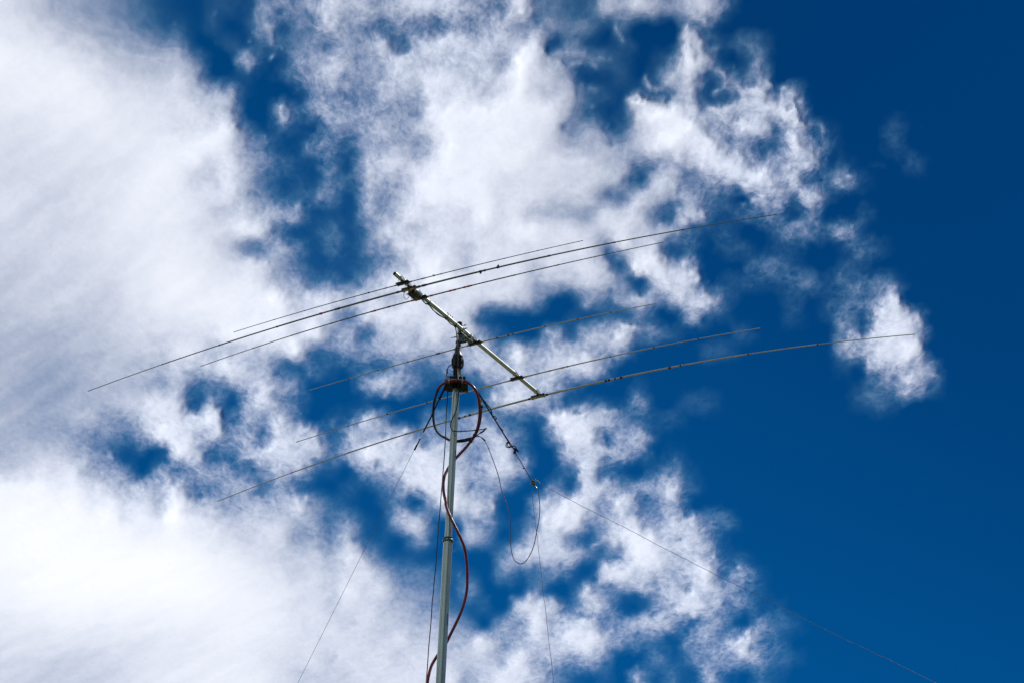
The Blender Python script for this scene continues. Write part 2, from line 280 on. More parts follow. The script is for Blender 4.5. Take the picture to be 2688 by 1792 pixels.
def clouds():
    HGT = 1500.0
    fa = np.arange(-13.5, 13.501, .045); fe = np.arange(21.6, 37.6, .045)
    az = np.concatenate([np.arange(-180, -30, 5), np.arange(-30, -13.6, .6), fa, np.arange(14, 30, .6), np.arange(30, 180.1, 5)])
    el = np.concatenate([np.arange(5, 14, 1.0), np.arange(14, 21.5, .5), fe, np.arange(38, 50, .6), np.arange(50, 90, 2.0)])
    A, E = np.meshgrid(np.radians(az), np.radians(el))
    D = np.stack([np.sin(A)*np.cos(E), np.cos(A)*np.cos(E), np.sin(E)], -1)
    # directions projected onto the camera's image plane, in image pixels
    zf = D@FW; ok = zf > .3; zz = np.where(ok, zf, 1)
    gx = 1344+7266*(D@RT)/zz; gy = 896-7266*(D@UP)/zz
    gx = np.where(ok, gx, 1e5); gy = np.where(ok, gy, 1e5)
    inside = np.clip(1-np.maximum(np.maximum(-gx, gx-2688), np.maximum(-gy, gy-1792))/220., 0, 1)
    wx = fbm(gx/70, gy/70, 3)*22+fbm(gx/22, gy/22, 55, 3)*26; wy = fbm(gx/70, gy/70, 21)*22+fbm(gx/22, gy/22, 77, 3)*26
    txs = cubic(TEX, gx/224-.5, gy/224-.5)
    cov = cubic(COVER, (gx+wx*np.clip(txs+.2, 0, 1))/44.8-.5, (gy+wy*np.clip(txs+.2, 0, 1))/44.8-.5)
    ux = gx+wx*np.clip(txs+.2, 0, 1)*.75; uy = gy+wy*np.clip(txs+.2, 0, 1)*.75
    covs = cubic(SMOOTHC, (gx+wx*.5)/44.8-.5, (gy+wy*.5)/44.8-.5); f_ = np.clip((txs-.18)/.25, 0, 1); cov = covs+(cov-covs)*f_
    mod_ = vnoise(gx/13, gy/13, 301)*.6+vnoise(gx/6, gy/6, 302)*.4
    for ln in PUFFS.strip().split('\n'):
        hd, body = ln.split(':'); tx, ty = 448*int(hd[0]), 448*int(hd[1])
        for it in body.split(';'):
            v = it.split(','); a, b, rr_, lv = float(v[0]), float(v[1]), float(v[4]), float(v[5])
            c, d = (float(v[2]), float(v[3])) if v[2] else (a, b)
            if hd == '41' and a > 400 and b > 400: lv = max(.05, lv-.11)
            if hd == '50': lv *= .45
            x0, y0, x1, y1, rr_ = tx+a*.2857, ty+b*.2857, tx+c*.2857, ty+d*.2857, rr_*.2857*1.15
            msk = (gx > min(x0, x1)-90) & (gx < max(x0, x1)+90) & (gy > min(y0, y1)-90) & (gy < max(y0, y1)+90)
            qx, qy = ux[msk], uy[msk]; dx, dy = x1-x0, y1-y0; L2 = dx*dx+dy*dy
            t_ = np.clip(((qx-x0)*dx+(qy-y0)*dy)/L2, 0, 1) if L2 > 0 else 0
            w_ = np.clip(.30+.0125*rr_/.3286, .3, .88)*np.clip(.45+1.3*mod_[msk], 0, 1.12)*np.exp(-(((qx-x0-dx*t_)**2+(qy-y0-dy*t_)**2)/(rr_*1.12)**2))
            if lv < .21: w_ *= .75
            cov[msk] += (lv-cov[msk])*w_
    X, Y = D[..., 0]/D[..., 2]*HGT, D[..., 1]/D[..., 2]*HGT
    far = np.clip(.38+fbm(X/900, Y/1500, 101, 6)*2.4-.25*np.clip(X/3000, -1, 1), 0, 1)
    sund = D@np.array(sdir); far = far*np.clip((.93-sund)/.12, 0, 1)
    cov = cov*inside+far*(1-inside)
    txs = txs*inside+.5*(1-inside)
    Z = HGT-14*np.clip(cov, 0, 1.2)
    P = D*(Z/D[..., 2])[..., None]; P = P+EYE*np.array([1, 1, 0])
    ny, nx = A.shape
    me = bpy.data.meshes.new('cloud_layer')
    idx = np.arange(ny*nx).reshape(ny, nx)
    q = np.stack([idx[:-1, :-1], idx[:-1, 1:], idx[1:, 1:], idx[1:, :-1]], -1).reshape(-1, 4)
    me.vertices.add(ny*nx); me.vertices.foreach_set('co', P.reshape(-1).astype(np.float32))
    me.loops.add(q.size); me.loops.foreach_set('vertex_index', q.reshape(-1).astype(np.int32))
    me.polygons.add(len(q)); me.polygons.foreach_set('loop_start', np.arange(0, q.size, 4, dtype=np.int32))
    me.polygons.foreach_set('loop_total', np.full(len(q), 4, np.int32))
    me.update(calc_edges=True)
    me.polygons.foreach_set('use_smooth', np.ones(len(q), bool))
    for nm, arr in (('cover', cov), ('texture', txs)):
        at_ = me.attributes.new(nm, 'FLOAT', 'POINT'); at_.data.foreach_set('value', arr.reshape(-1).astype(np.float32))
    # material: sunlit vapour, see-through where thin
    M = bpy.data.materials.new('cloud_vapour'); M.use_nodes = True; nt = M.node_tree; nt.nodes.clear(); N = nt.nodes.new; L = nt.links.new
    out = N('ShaderNodeOutputMaterial'); mix = N('ShaderNodeMixShader'); tr = N('ShaderNodeBsdfTransparent'); tl = N('ShaderNodeBsdfTranslucent')
    ac, at2 = N('ShaderNodeAttribute'), N('ShaderNodeAttribute'); ac.attribute_name = 'cover'; at2.attribute_name = 'texture'
    tcx = N('ShaderNodeTexCoord')
    def mapping(s, rot=0.):
        mp = N('ShaderNodeMapping'); mp.inputs['Scale'].default_value = s; mp.inputs['Rotation'].default_value = (0, 0, rot)
        L(tcx.outputs['Object'], mp.inputs['Vector']); return mp.outputs[0]
    def noise(vec, scale, det, rough, dist=0.):
        n = N('ShaderNodeTexNoise'); n.inputs['Scale'].default_value = scale; n.inputs['Detail'].default_value = det
        n.inputs['Roughness'].default_value = rough; n.inputs['Distortion'].default_value = dist; L(vec, n.inputs['Vector']); return n
    def mth(op, a, b=None, c=None, clamp=False):
        n = N('ShaderNodeMath'); n.operation = op; n.use_clamp = clamp
        for k, v in enumerate((a, b, c)):
            if v is None: continue
            if isinstance(v, (int, float)): n.inputs[k].default_value = v
            else: L(v, n.inputs[k])
        return n.outputs[0]
    base = mapping((1, .52, 1))
    w1 = noise(base, 1/26, 5, .55)
    va = N('ShaderNodeVectorMath'); va.operation = 'MULTIPLY_ADD'; L(w1.outputs['Color'], va.inputs[0])
    va.inputs[1].default_value = (16, 16, 0); L(base, va.inputs[2])
    n1 = noise(va.outputs[0], 1/24, 10, .62, .0)
    n2 = noise(va.outputs[0], 1/7.5, 8, .68, .15)
    n3 = noise(va.outputs[0], 1/13, 6, .55, .25)
    rdg = mth('SUBTRACT', .17, mth('ABSOLUTE', mth('MULTIPLY', mth('SUBTRACT', n3.outputs['Fac'], .5), 2.0)))
    a1 = mth('SUBTRACT', n1.outputs['Fac'], .5); a2 = mth('SUBTRACT', n2.outputs['Fac'], .5)
    # soft fibrous streaks where the cloud is smooth
    mp1 = N('ShaderNodeMapping'); mp1.vector_type = 'POINT'; mp1.inputs['Rotation'].default_value = (0, 0, R(32))
    L(va.outputs[0], mp1.inputs['Vector'])
    mp2 = N('ShaderNodeMapping'); mp2.inputs['Scale'].default_value = (1/130, 1/17, 1); L(mp1.outputs[0], mp2.inputs['Vector'])
    ns = noise(mp2.outputs[0], 1, 5, .5)
    a3 = mth('SUBTRACT', ns.outputs['Fac'], .5)
    soft = mth('SUBTRACT', 1.0, at2.outputs['Fac'], clamp=True)
    core = N('ShaderNodeMapRange'); core.interpolation_type = 'SMOOTHSTEP'; L(ac.outputs['Fac'], core.inputs['Value'])
    core.inputs['From Min'].default_value = .55; core.inputs['From Max'].default_value = .95; core.inputs['To Min'].default_value = 1; core.inputs['To Max'].default_value = .42
    edge = mth('MULTIPLY', mth('DIVIDE', ac.outputs['Fac'], .30, clamp=True), core.outputs['Result']); edge1 = mth('MULTIPLY', mth('DIVIDE', ac.outputs['Fac'], .40, clamp=True), core.outputs['Result'])
    k1 = mth('MULTIPLY', mth('MULTIPLY', at2.outputs['Fac'], edge1), .50)
    k3 = mth('MULTIPLY', mth('MULTIPLY', at2.outputs['Fac'], edge), .44)
    k2 = mth('MULTIPLY', mth('MULTIPLY', at2.outputs['Fac'], edge), .74)
    s0 = mth('MULTIPLY_ADD', rdg, k3, ac.outputs['Fac']); s1 = mth('MULTIPLY_ADD', a1, k1, s0)
    s2 = mth('MULTIPLY_ADD', a2, k2, s1)
    s3 = mth('MULTIPLY_ADD', a3, mth('MULTIPLY', mth('MULTIPLY', soft, edge), .27), s2)
    def ramp(vals, fac, interp='LINEAR'):
        r = N('ShaderNodeValToRGB'); e = r.color_ramp.elements; r.color_ramp.interpolation = interp
        while len(e) > 1: e.remove(e[-1])
        for k, (p, c) in enumerate(vals):
            if k == 0: e[0].position = p; e[0].color = c
            else: x = e.new(p); x.color = c
        L(fac, r.inputs['Fac']); return r.outputs['Color']
    AL = [0, .034, .090, .155, .235, .345, .47, .605, .755, .90, 1]
    alpha = ramp([(i/10, (a, a, a, 1)) for i, a in enumerate(AL)], s3)
    tcol = ramp([(0, (.30, .84, .95, 1)), (.2, (.42, .84, .97, 1)), (.4, (.72, .84, .98, 1)), (.6, (.89, .915, .955, 1)), (.8, (.95, .955, .965, 1)), (.95, (.98, .975, .965, 1)), (1, (.99, .98, .97, 1))], s3)
    mc = N('ShaderNodeMix'); mc.data_type = 'RGBA'; mc.blend_type = 'MULTIPLY'; L(at2.outputs['Fac'], mc.inputs['Factor']); L(tcol, mc.inputs['A']); mc.inputs['B'].default_value = (.83, .875, .96, 1)
    L(mc.outputs['Result'], tl.inputs['Color']); L(alpha, mix.inputs[0]); L(tr.outputs[0], mix.inputs[1]); L(tl.outputs[0], mix.inputs[2]); L(mix.outputs[0], out.inputs[0])
    me.materials.append(M)
    o = bpy.data.objects.new('cloud_layer', me); COL.objects.link(o)
    nset(o, 'broken white clouds spread over the deep blue sky', 'clouds', kind='stuff')
clouds()

# ------------------------------------------------------------------ antenna geometry (metres)
C = np.array([-0.6758, 30.3515, 18.98137])
B = np.array([0.534407, 0.845199, -0.006945]); Ev = np.array([0.844866, -0.534400, -0.0248505]); Zv = np.array([0, 0, 1.])
Nv = np.cross(Ev, B); Nv = Nv if Nv[2] > 0 else -Nv
MX, MY = C[0]+.004, C[1]+.085             # mast axis just behind the boom
def mast_pt(z): return np.array([MX+.00836*(z-C[2]), MY, z])
def at(px, py, off=0.):
    """point of the vertical plane through the mast (moved by off metres away from the viewer)"""
    d = FW+RT*(px-1344)/7266+UP*(896-py)/7266
    return EYE+d*((MY+off)/d[1])
Z1 = lambda x, y, o=0: at(1000+.12755*x, 680+.12755*y, o)
Z2 = lambda x, y, o=0: at(1120+.12755*x, 800+.12755*y, o)
Z3 = lambda x, y, o=0: at(1080+.12755*x, 960+.12755*y, o)
Z4 = lambda x, y, o=0: at(1080+.12755*x, 1120+.12755*y, o)
Z5 = lambda x, y, o=0: at(1080+.15306*x, 1300+.15306*y, o)
Z6 = lambda x, y, o=0: at(1080+.1735*x, 1520+.1735*y, o)

beam = thing('beam_antenna', C, 'six element rooftop beam antenna with long drooping rods across a slanting boom', 'antenna')
# boom
bm = bmesh.new()
bs, be = C+B*-1.474, C+B*1.985; rb_ = .0265
n = 24; nx = Ev/np.linalg.norm(Ev); ny = np.cross(B, nx)
def ring(c, r): return [bm.verts.new(V(c+r*(nx*math.cos(a)+ny*math.sin(a)))) for a in [2*math.pi*k/n for k in range(n)]]
rr = [ring(bs+B*.12, rb_-.003), ring(bs, rb_-.003), ring(bs, rb_), ring(be, rb_), ring(be, rb_-.003), ring(be-B*.12, rb_-.003)]
for a, b in zip(rr, rr[1:]):
    for k in range(n): bm.faces.new((a[k], a[(k+1) % n], b[(k+1) % n], b[k]))
bmesh.ops.recalc_face_normals(bm, faces=bm.faces)
boom = obj('boom', bm, ALUB, beam)
for e_, c_ in ((bs+B*.10, 1), (be-B*.10, -1)):
    bm = bmesh.new(); lathe(bm, e_, B*c_, [(0, rb_-.0035), (.01, rb_-.0035)], 20); obj('bore_dark_disc', bm, TAPEK, boom)  # added black disc: the dark inside the open tube is painted
def cring(c, ax, r, w, th, name, mt, parent, seg=20):
    bm = bmesh.new(); lathe(bm, c-ax*w/2, ax, [(0, r), (0, r+th), (w, r+th), (w, r)], seg); return obj(name, bm, mt, parent)
down = -Nv
for s in (-.703, -.297, -.086, .236):
    o = cring(C+B*s, B, rb_, .009, .0025, 'cable_tie', TAPEK, boom)
    bm = bmesh.new(); box(bm, C+B*s+down*.036-Ev*.004, B, Ev, Nv, .014, .016, .016, .002); obj('tie_head', bm, TAPEK, boom)
cring(C+B*1.375, B, rb_, .035, .0015, 'marker_band', TAPEY, boom, 24)
for s in (-.303, -.275, -.235, -.189, .872, .908, .938, .974):
    bm = bmesh.new(); c = C+B*s+Nv*.024+Ev*.012
    tube(bm, [c, c+Nv*.022+Ev*.010], .003, 8); tube(bm, [c+Nv*.018+Ev*.008, c+Nv*.024+Ev*.011], .006, 6)
    obj('screw', bm, STEEL if s > 0 else DARKST, boom)

EL = {1: (2.5740, 2.5555, -1.2867, .0654, .0525, .0039, -.0054, .0060, .0042),
      2: (5.0420, 5.0297, -1.1380, .2686, .2870, .0031, -.0032, .0115, .0048),
      3: (3.3972, 3.4317, -.8854, .1596, .0913, .0011, -.0048, .0085, .0046),
      4: (2.5877, 2.6399, .3849, .0491, .1035, -.0037, .0054, .0080, .0050),
      5: (3.5227, 3.5336, 1.4159, .1093, .1641, -.0046, .0081, .0085, .0052),
      6: (5.2635, 5.3681, 1.9595, .3757, .4598, -.0096, .0079, .0125, .0054)}
BANDS = {1: [(.454, TAPEY), (.277, SLEEVEL), (.312, SLEEVEL), (-.252, SLEEVEL), (.12, TAPEK), (-.108, TAPEK), (-.508, TAPEK)],
         2: [(.205, TAPEK), (.23, TAPEP), (-.171, TAPEK), (.138, TAPEK), (1.034, TAPEK), (1.283, TAPEK), (-1.329, TAPER), (-1.056, TAPEK)],
         3: [(t, TAPER) for t in (-.472, -.12, .156, .435, .495, .647, .704, -.689)],
         4: [(t, TAPEK) for t in (.336, .503, -.575, -.542, -.308)],
         5: [(t, TAPEY) for t in (-.123, .132, .494, .691, -.488, -.435, -.623)],
         6: [(t, TAPEK) for t in (-.134, .132, 1.03, 1.076, 1.258, -1.24, -1.067, 1.974)]}
NM = {1: 'short rod nearest the open end of the boom', 2: 'longest rod at the upper end of the boom', 3: 'rod with red tape bands beside the feed box',
      4: 'short rod just past the mast', 5: 'rod with yellow tape bands', 6: 'long thick rod at the lower end of the boom'}
def el_pt(i, t):
    Ll, Lr, s, kl, kr, yw, ti = EL[i][:7]
    d = Ev+B*yw+Zv*ti; L_ = Ll if t < 0 else Lr; k = kl if t < 0 else kr
    p = C+B*s-Zv*.045+d*t; p = p.copy(); p[2] -= k*(t/L_)**2; return p
def el_dir(i, t): v = el_pt(i, t+.01)-el_pt(i, t-.01); return v/np.linalg.norm(v)
for i in EL:
    Ll, Lr = EL[i][:2]; rc, rt = EL[i][7:9]; s = EL[i][2]
    fr = [0, .22, .40, .58, .76, 1.0]; rs = [rc+(rt-rc)*k/4 for k in range(5)]
    pts, rad, seq = [], [], []
    def radius(u):
        u = abs(u)
        for k in range(5):
            if u <= fr[k+1]: return rs[k]
        return rs[4]
    us = sorted(set([round(x, 4) for x in np.linspace(-1, 1, 81)]+[sg*(f+dx) for f in fr[1:5] for sg in (-1, 1) for dx in (-.0006, .0006)]))
    for u in us:
        pts.append(el_pt(i, u*(Ll if u < 0 else Lr))); rad.append(radius(u))
    bm = bmesh.new(); tube(bm, pts, rad, 12)
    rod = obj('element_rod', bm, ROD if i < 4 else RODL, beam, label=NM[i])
    for sg in (-1, 1):
        for f in fr[1:5]:
            t = sg*f*(Ll if sg < 0 else Lr); cring(el_pt(i, t-sg*.012), el_dir(i, t), radius(f-.01)*.9, .022, radius(f-.01)*.24, 'joint_clamp', DARKST, rod, 12)
    big = i in (2, 6)
    # insulating centre sleeves, either side of the boom
    for sg in (-1, 1):
        bm = bmesh.new(); a = sg*.012 if i != 6 else sg*.001
        tube(bm, [el_pt(i, a), el_pt(i, sg*(.10 if big else .085))], rc*1.5+.001, 16)
        tube(bm, [el_pt(i, sg*.07), el_pt(i, sg*(.118 if big else .112))], rc*1.28+.001, 16)
        obj('centre_sleeve', bm, SLEEVEL if big else SLEEVE, rod)
    for t, mt in BANDS[i]:
        w = .032 if mt in (TAPER, TAPEY) else (.028 if big else .02)
        cring(el_pt(i, t), el_dir(i, t), rc*.8, w*1.15, rc*.2+.0030, 'tape_band', mt, rod, 14)
    if i == 1:
        bm = bmesh.new(); p = el_pt(1, .452); box(bm, p+Zv*.012-Ev*.006, Ev, B, Nv, .022, .003, .014); obj('tape_flag', bm, TAPEY, rod)
    if i == 2:
        for t in (1.034, 1.283):
            bm = bmesh.new(); p = el_pt(2, t); sg = -1 if t < 1.1 else 1
            box(bm, p+Zv*sg*.02, Ev, B, Nv, .022, .014, .022, .002); tube(bm, [p+Zv*sg*.02, p+Zv*sg*.036+Ev*.012], .004, 8); obj('rod_lug', bm, BLACK, rod)
    # bracket: black channel between boom and rod, zinc gusset plate on the boom, bolts
    cen = C+B*s; br = beam
    bm = bmesh.new(); hw = .105 if big else .092
    box(bm, cen-Nv*.0305, Ev, B, Nv, 2*hw, .052, .006, .001)
    for sg in (-1, 1): box(bm, cen-Nv*.036+B*sg*.0285, Ev, B, Nv, 2*hw-.006, .004, .020, .0008)
    brk = obj('element_bracket', bm, DARKST, beam)
    bm = bmesh.new()
    p0 = cen+Ev*.032-Nv*.026
    fs = [p0-B*.085+Nv*.058-Ev*.004, p0-B*.085+Nv*.0, p0+B*.01, p0+B*.01+Nv*.02]
    lo = [bm.verts.new(V(p)) for p in fs]; hi = [bm.verts.new(V(p+Ev*.004)) for p in fs]
    bm.faces.new(lo[::-1]); bm.faces.new(hi)
    for k in range(4): bm.faces.new((lo[k], lo[(k+1) % 4], hi[(k+1) % 4], hi[k]))
    obj('gusset_plate', bm, STEEL, brk, smooth=False)
    for sg in (-1, 1):
        for q in (-1, 1):
            bm = bmesh.new(); c = cen+Ev*sg*(hw-.018)+B*q*.014
            tube(bm, [c-Nv*.062, c-Nv*.012], .0032, 8); tube(bm, [c-Nv*.024, c-Nv*.018], .0065, 6); obj('bolt', bm, DARKST, brk)
        bm = bmesh.new(); c = el_pt(i, sg*(hw-.018))
        rr_ = rc*1.5+.0045; arc = [c+B*math.cos(a)*rr_+Nv*(-math.sin(a)*rr_) for a in np.linspace(0, math.pi, 11)]
        tube(bm, [arc[0]+Nv*.02]+arc+[arc[-1]+Nv*.02], .003, 8); obj('u_bolt', bm, DARKST, brk)
    bm = bmesh.new()
    arc = [cen-B*.052+(Ev*math.cos(a)+Nv*math.sin(a))*(rb_+.003) for a in np.linspace(0, math.pi, 13)]
    tube(bm, [arc[0]-Nv*.03]+arc+[arc[-1]-Nv*.03], .003, 8); obj('u_bolt', bm, DARKST, brk)

# feed box
fc = C+B*-1.00-Nv*.055-Ev*.004
bm = bmesh.new(); box(bm, fc, B, Ev, Nv, .17, .105, .062, .006)
fb = obj('feed_box', bm, DARKST, beam)
bm = bmesh.new()
for k in range(7): box(bm, fc+Ev*.0555+B*(-.055+.018*k), B, Ev, Nv, .007, .008, .050, .001)
obj('cooling_fins', bm, GREYM, fb)
bm = bmesh.new(); box(bm, fc+Nv*.034+Ev*.02, B, Ev, Nv, .15, .07, .006, .001); obj('box_lid', bm, GREYM, fb)
bm = bmesh.new(); box(bm, fc-Nv*.033+B*.03, B, Ev, Nv, .05, .022, .004, .001); obj('warning_label', bm, mat('orange_label', (.5, .14, .03), .5), fb)
bm = bmesh.new(); box(bm, fc+B*.094+Ev*.03+Nv*.012, B, Ev, Nv, .018, .012, .03, .002); obj('yellow_tag', bm, TAPEY, fb)
for k, (a, b, c) in enumerate(((-.07, -.045, -.02), (-.05, -.06, .0), (-.085, .0, .01), (-.06, .03, -.03), (.05, -.055, -.01))):
    bm = bmesh.new(); p = fc+B*a+Ev*b+Nv*c; tube(bm, [p, p-Ev*.022-B*.012+Nv*.006], .007, 10); tube(bm, [p-Ev*.016-B*.01, p-Ev*.028-B*.016], .004, 8); obj('connector', bm, BLACK if k % 2 else STEEL, fb)
def at_depth(px, py, dist):
    d = FW+RT*(px-1344)/7266+UP*(896-py)/7266
    return EYE+d*dist
fd = float((fc-EYE)@FW)
lp = catmull([at_depth(1000+.12755*x, 680+.12755*y, fd) for x, y in ((560, 640), (500, 672), (472, 730), (478, 790), (515, 833), (555, 812), (585, 765), (620, 740))], 6)
bm = bmesh.new(); tube(bm, lp, .0036, 8); obj('balun_wire_loop', bm, PINK, fb)

# boom to mast clamp (a grey cradle under the boom)
cl = thing('antenna_rotator', mast_pt(C[2]-.8), 'black motor rotator on the mast top carrying the grey boom cradle', 'rotator')
bm = bmesh.new(); cc = C-Nv*.075+B*.13
box(bm, C-Nv*.060+B*.145+np.array([0, .03, 0]), B, Ev, Nv, .27, .065, .008, .002)
box(bm, C-Nv*.040+B*.145+np.array([.0, .05, 0]), B, Ev, Nv, .26, .006, .045, .001)
cradle = obj('boom_cradle', bm, GREYM, cl)
for s in (.09, .21):
    bm = bmesh.new(); box(bm, C-Nv*.0665+B*s+np.array([0, .03, 0])-Ev*.004, B, Ev, Nv, .075, .034, .006, .001); obj('slotted_pad', bm, SLEEVEL, cradle)
for s in (.069, .261):
    arc = [C+B*s+(Ev*math.cos(a)+Nv*math.sin(a))*(rb_+.004) for a in np.linspace(0, math.pi, 15)]
    bm = bmesh.new(); tube(bm, [arc[0]-Nv*.075]+arc+[arc[-1]-Nv*.075], .0042, 10); obj('u_bolt', bm, STEEL, cradle)
for dx, dz, l in ((.045, .065, .05), (.05, .015, .06), (.02, -.16, .05), (.06, -.18, .05), (-.07, -.11, .05)):
    p = mast_pt(C[2]+dz)+np.array([dx, -.01, 0]); bm = bmesh.new(); q_ = np.array([.9, -.1, .22])
    tube(bm, [p-q_*l*.6, p+q_*l], .0045, 8); tube(bm, [p+q_*l*.35, p+q_*l*.6], .010, 6); obj('bolt', bm, DARKST, cradle)
bm = bmesh.new(); p = mast_pt(C[2]-.13)
box(bm, p+np.array([.036, -.015, .0]), (1, 0, 0), (0, 1, 0), (0, 0, 1), .075, .045, .10, .006)
box(bm, p+np.array([.085, -.02, -.035]), (.9, 0, .35), (0, 1, 0), (-.35, 0, .9), .085, .045, .012, .003); obj('mast_saddle', bm, GREYM, cradle)
bm = bmesh.new(); lathe(bm, mast_pt(C[2]-.26), Zv, [(0, .024), (.345, .024)], 20); stub = obj('stub_pipe', bm, ALU, cl)
bm = bmesh.new(); lathe(bm, mast_pt(C[2]+.075), Zv, [(0, .026), (.0, .034), (.035, .034), (.042, .026)], 20); obj('pipe_cap', bm, BLACK, stub)
bm = bmesh.new(); lathe(bm, mast_pt(C[2]-.262), Zv, [(0, .034), (.05, .034), (.055, .028), (.075, .028), (.08, .038), (.105, .038)], 24); obj('pipe_collar', bm, DARKST, cl)
z0 = C[2]
bm = bmesh.new(); lathe(bm, mast_pt(z0-.70), Zv, [(0, .050), (.02, .044), (.14, .044), (.16, .060), (.20, .064), (.30, .062), (.325, .066), (.335, .060), (.37, .048), (.39, .040), (.44, .040), (.455, .037), (.463, .028)], 32)
hs = obj('motor_housing', bm, BLACK, cl)
bm = bmesh.new(); lathe(bm, mast_pt(z0-.41), Zv, [(0, .062), (.0, .069), (.008, .069), (.008, .062)], 32); lathe(bm, mast_pt(z0-.53), Zv, [(0, .060), (.0, .068), (.012, .068), (.012, .060)], 32); obj('housing_flange', bm, BLACK, hs)
for k in range(6):
    a = R(60*k+12); d = np.array([math.cos(a), math.sin(a), 0]); p = mast_pt(z0-.46)+d*.068
    bm = bmesh.new(); box(bm, p, d, np.cross(Zv, d), Zv, .022, .020, .085, .005); tube(bm, [p+Zv*.03, p+Zv*.058], .006, 8); tube(bm, [p-Zv*.04, p-Zv*.062], .0045, 8); obj('housing_lug', bm, BLACK, hs)
for k in range(4):
    a = R(90*k+30); d = np.array([math.cos(a), math.sin(a), 0]); p = mast_pt(z0-.60)+d*.048
    bm = bmesh.new(); box(bm, p, d, np.cross(Zv, d), Zv, .012, .016, .11, .003); tube(bm, [p+d*.0, p+d*.028-Zv*.01], .004, 8); obj('clamp_rib', bm, BLACK, hs)
bm = bmesh.new(); bc = mast_pt(z0-.748); box(bm, bc, (1, 0, 0), (0, 1, 0), (0, 0, 1), .232, .20, .085, .010); obj('base_box', bm, BLACK, cl)
bm = bmesh.new(); tube(bm, [bc+np.array([-.14, -.125, -.022]), bc+np.array([.10, -.125, -.022])], .006, 8)
obj('clamp_bar', bm, STEEL, cl)

# mast
mast = thing('telescopic_mast', mast_pt(0.0), 'tall grey telescopic metal mast holding up the antenna', 'mast')
def msec(za, zb, r, name='mast_section'):
    bm = bmesh.new(); tube(bm, [mast_pt(za+(zb-za)*k/6) for k in range(7)], r, 40); return obj(name, bm, ALU, mast)
zj = z0-2.93
msec(zj-.25, z0-.80, .0440); msec(zj-4.2, zj, .0565); msec(zj-8.5, zj-4.15, .070); msec(0.0, zj-8.45, .084)
def collar(zc, r):
    bm = bmesh.new(); lathe(bm, mast_pt(zc-.032), Zv, [(0, r-.002), (0, r+.004), (.012, r+.009), (.034, r+.009), (.040, r+.005), (.050, r+.008), (.056, r+.008), (.058, r-.016)], 40)
    c = obj('joint_collar', bm, GREYM, mast)
    for k in range(6):
        a = R(-100+60*k); d = np.array([math.cos(a), math.sin(a), 0]); p = mast_pt(zc-.010)+d*(r+.007)
        bm = bmesh.new(); tube(bm, [p, p+d*.007], .006, 8); obj('grub_screw', bm, STEEL, c)
collar(zj, .0565); collar(zj-4.15, .070); collar(zj-8.45, .084)
bm = bmesh.new(); pc = mast_pt(z0-.803); s_ = .146; ch = .03
poly = [(-s_, -s_+.0), (-s_+ch, -s_-.0), (s_-ch, -s_), (s_, -s_+ch), (s_, s_-ch), (s_-ch, s_), (-s_+ch, s_), (-s_, s_-ch)]
lo = [bm.verts.new(V(pc+np.array([x, y, 0]))) for x, y in poly]; hi = [bm.verts.new(V(pc+np.array([x, y, .010]))) for x, y in poly]
bm.faces.new(lo[::-1]); bm.faces.new(hi)
for k in range(8): bm.faces.new((lo[k], lo[(k+1) % 8], hi[(k+1) % 8], hi[k]))
tp = obj('top_plate', bm, PLATE, mast, smooth=False)
bm = bmesh.new(); lathe(bm, mast_pt(z0-.845), Zv, [(0, .0445), (0, .056), (.036, .060), (.041, .075), (.042, .0445)], 32); obj('plate_socket', bm, PLATE, tp)
for x, y in ((-.115, -.11), (.115, -.11), (-.115, .11), (.115, .11), (.07, .11)):
    bm = bmesh.new(); p = pc+np.array([x, y, 0]); tube(bm, [p-Zv*.012, p+Zv*.02], .005, 8); tube(bm, [p-Zv*.007, p-Zv*.0005], .010, 6); obj('corner_bolt', bm, STEEL, tp)
for x in (-.092, .075):
    bm = bmesh.new(); p = pc+np.array([x, -.168, -.022])
    arc = [p+np.array([0, -math.cos(a)*.022, -math.sin(a)*.022]) for a in np.linspace(0, math.pi, 9)]
    tube(bm, [arc[0]+Zv*.075]+arc+[arc[-1]+Zv*.045], .0035, 8); obj('hose_clip', bm, STEEL, tp)

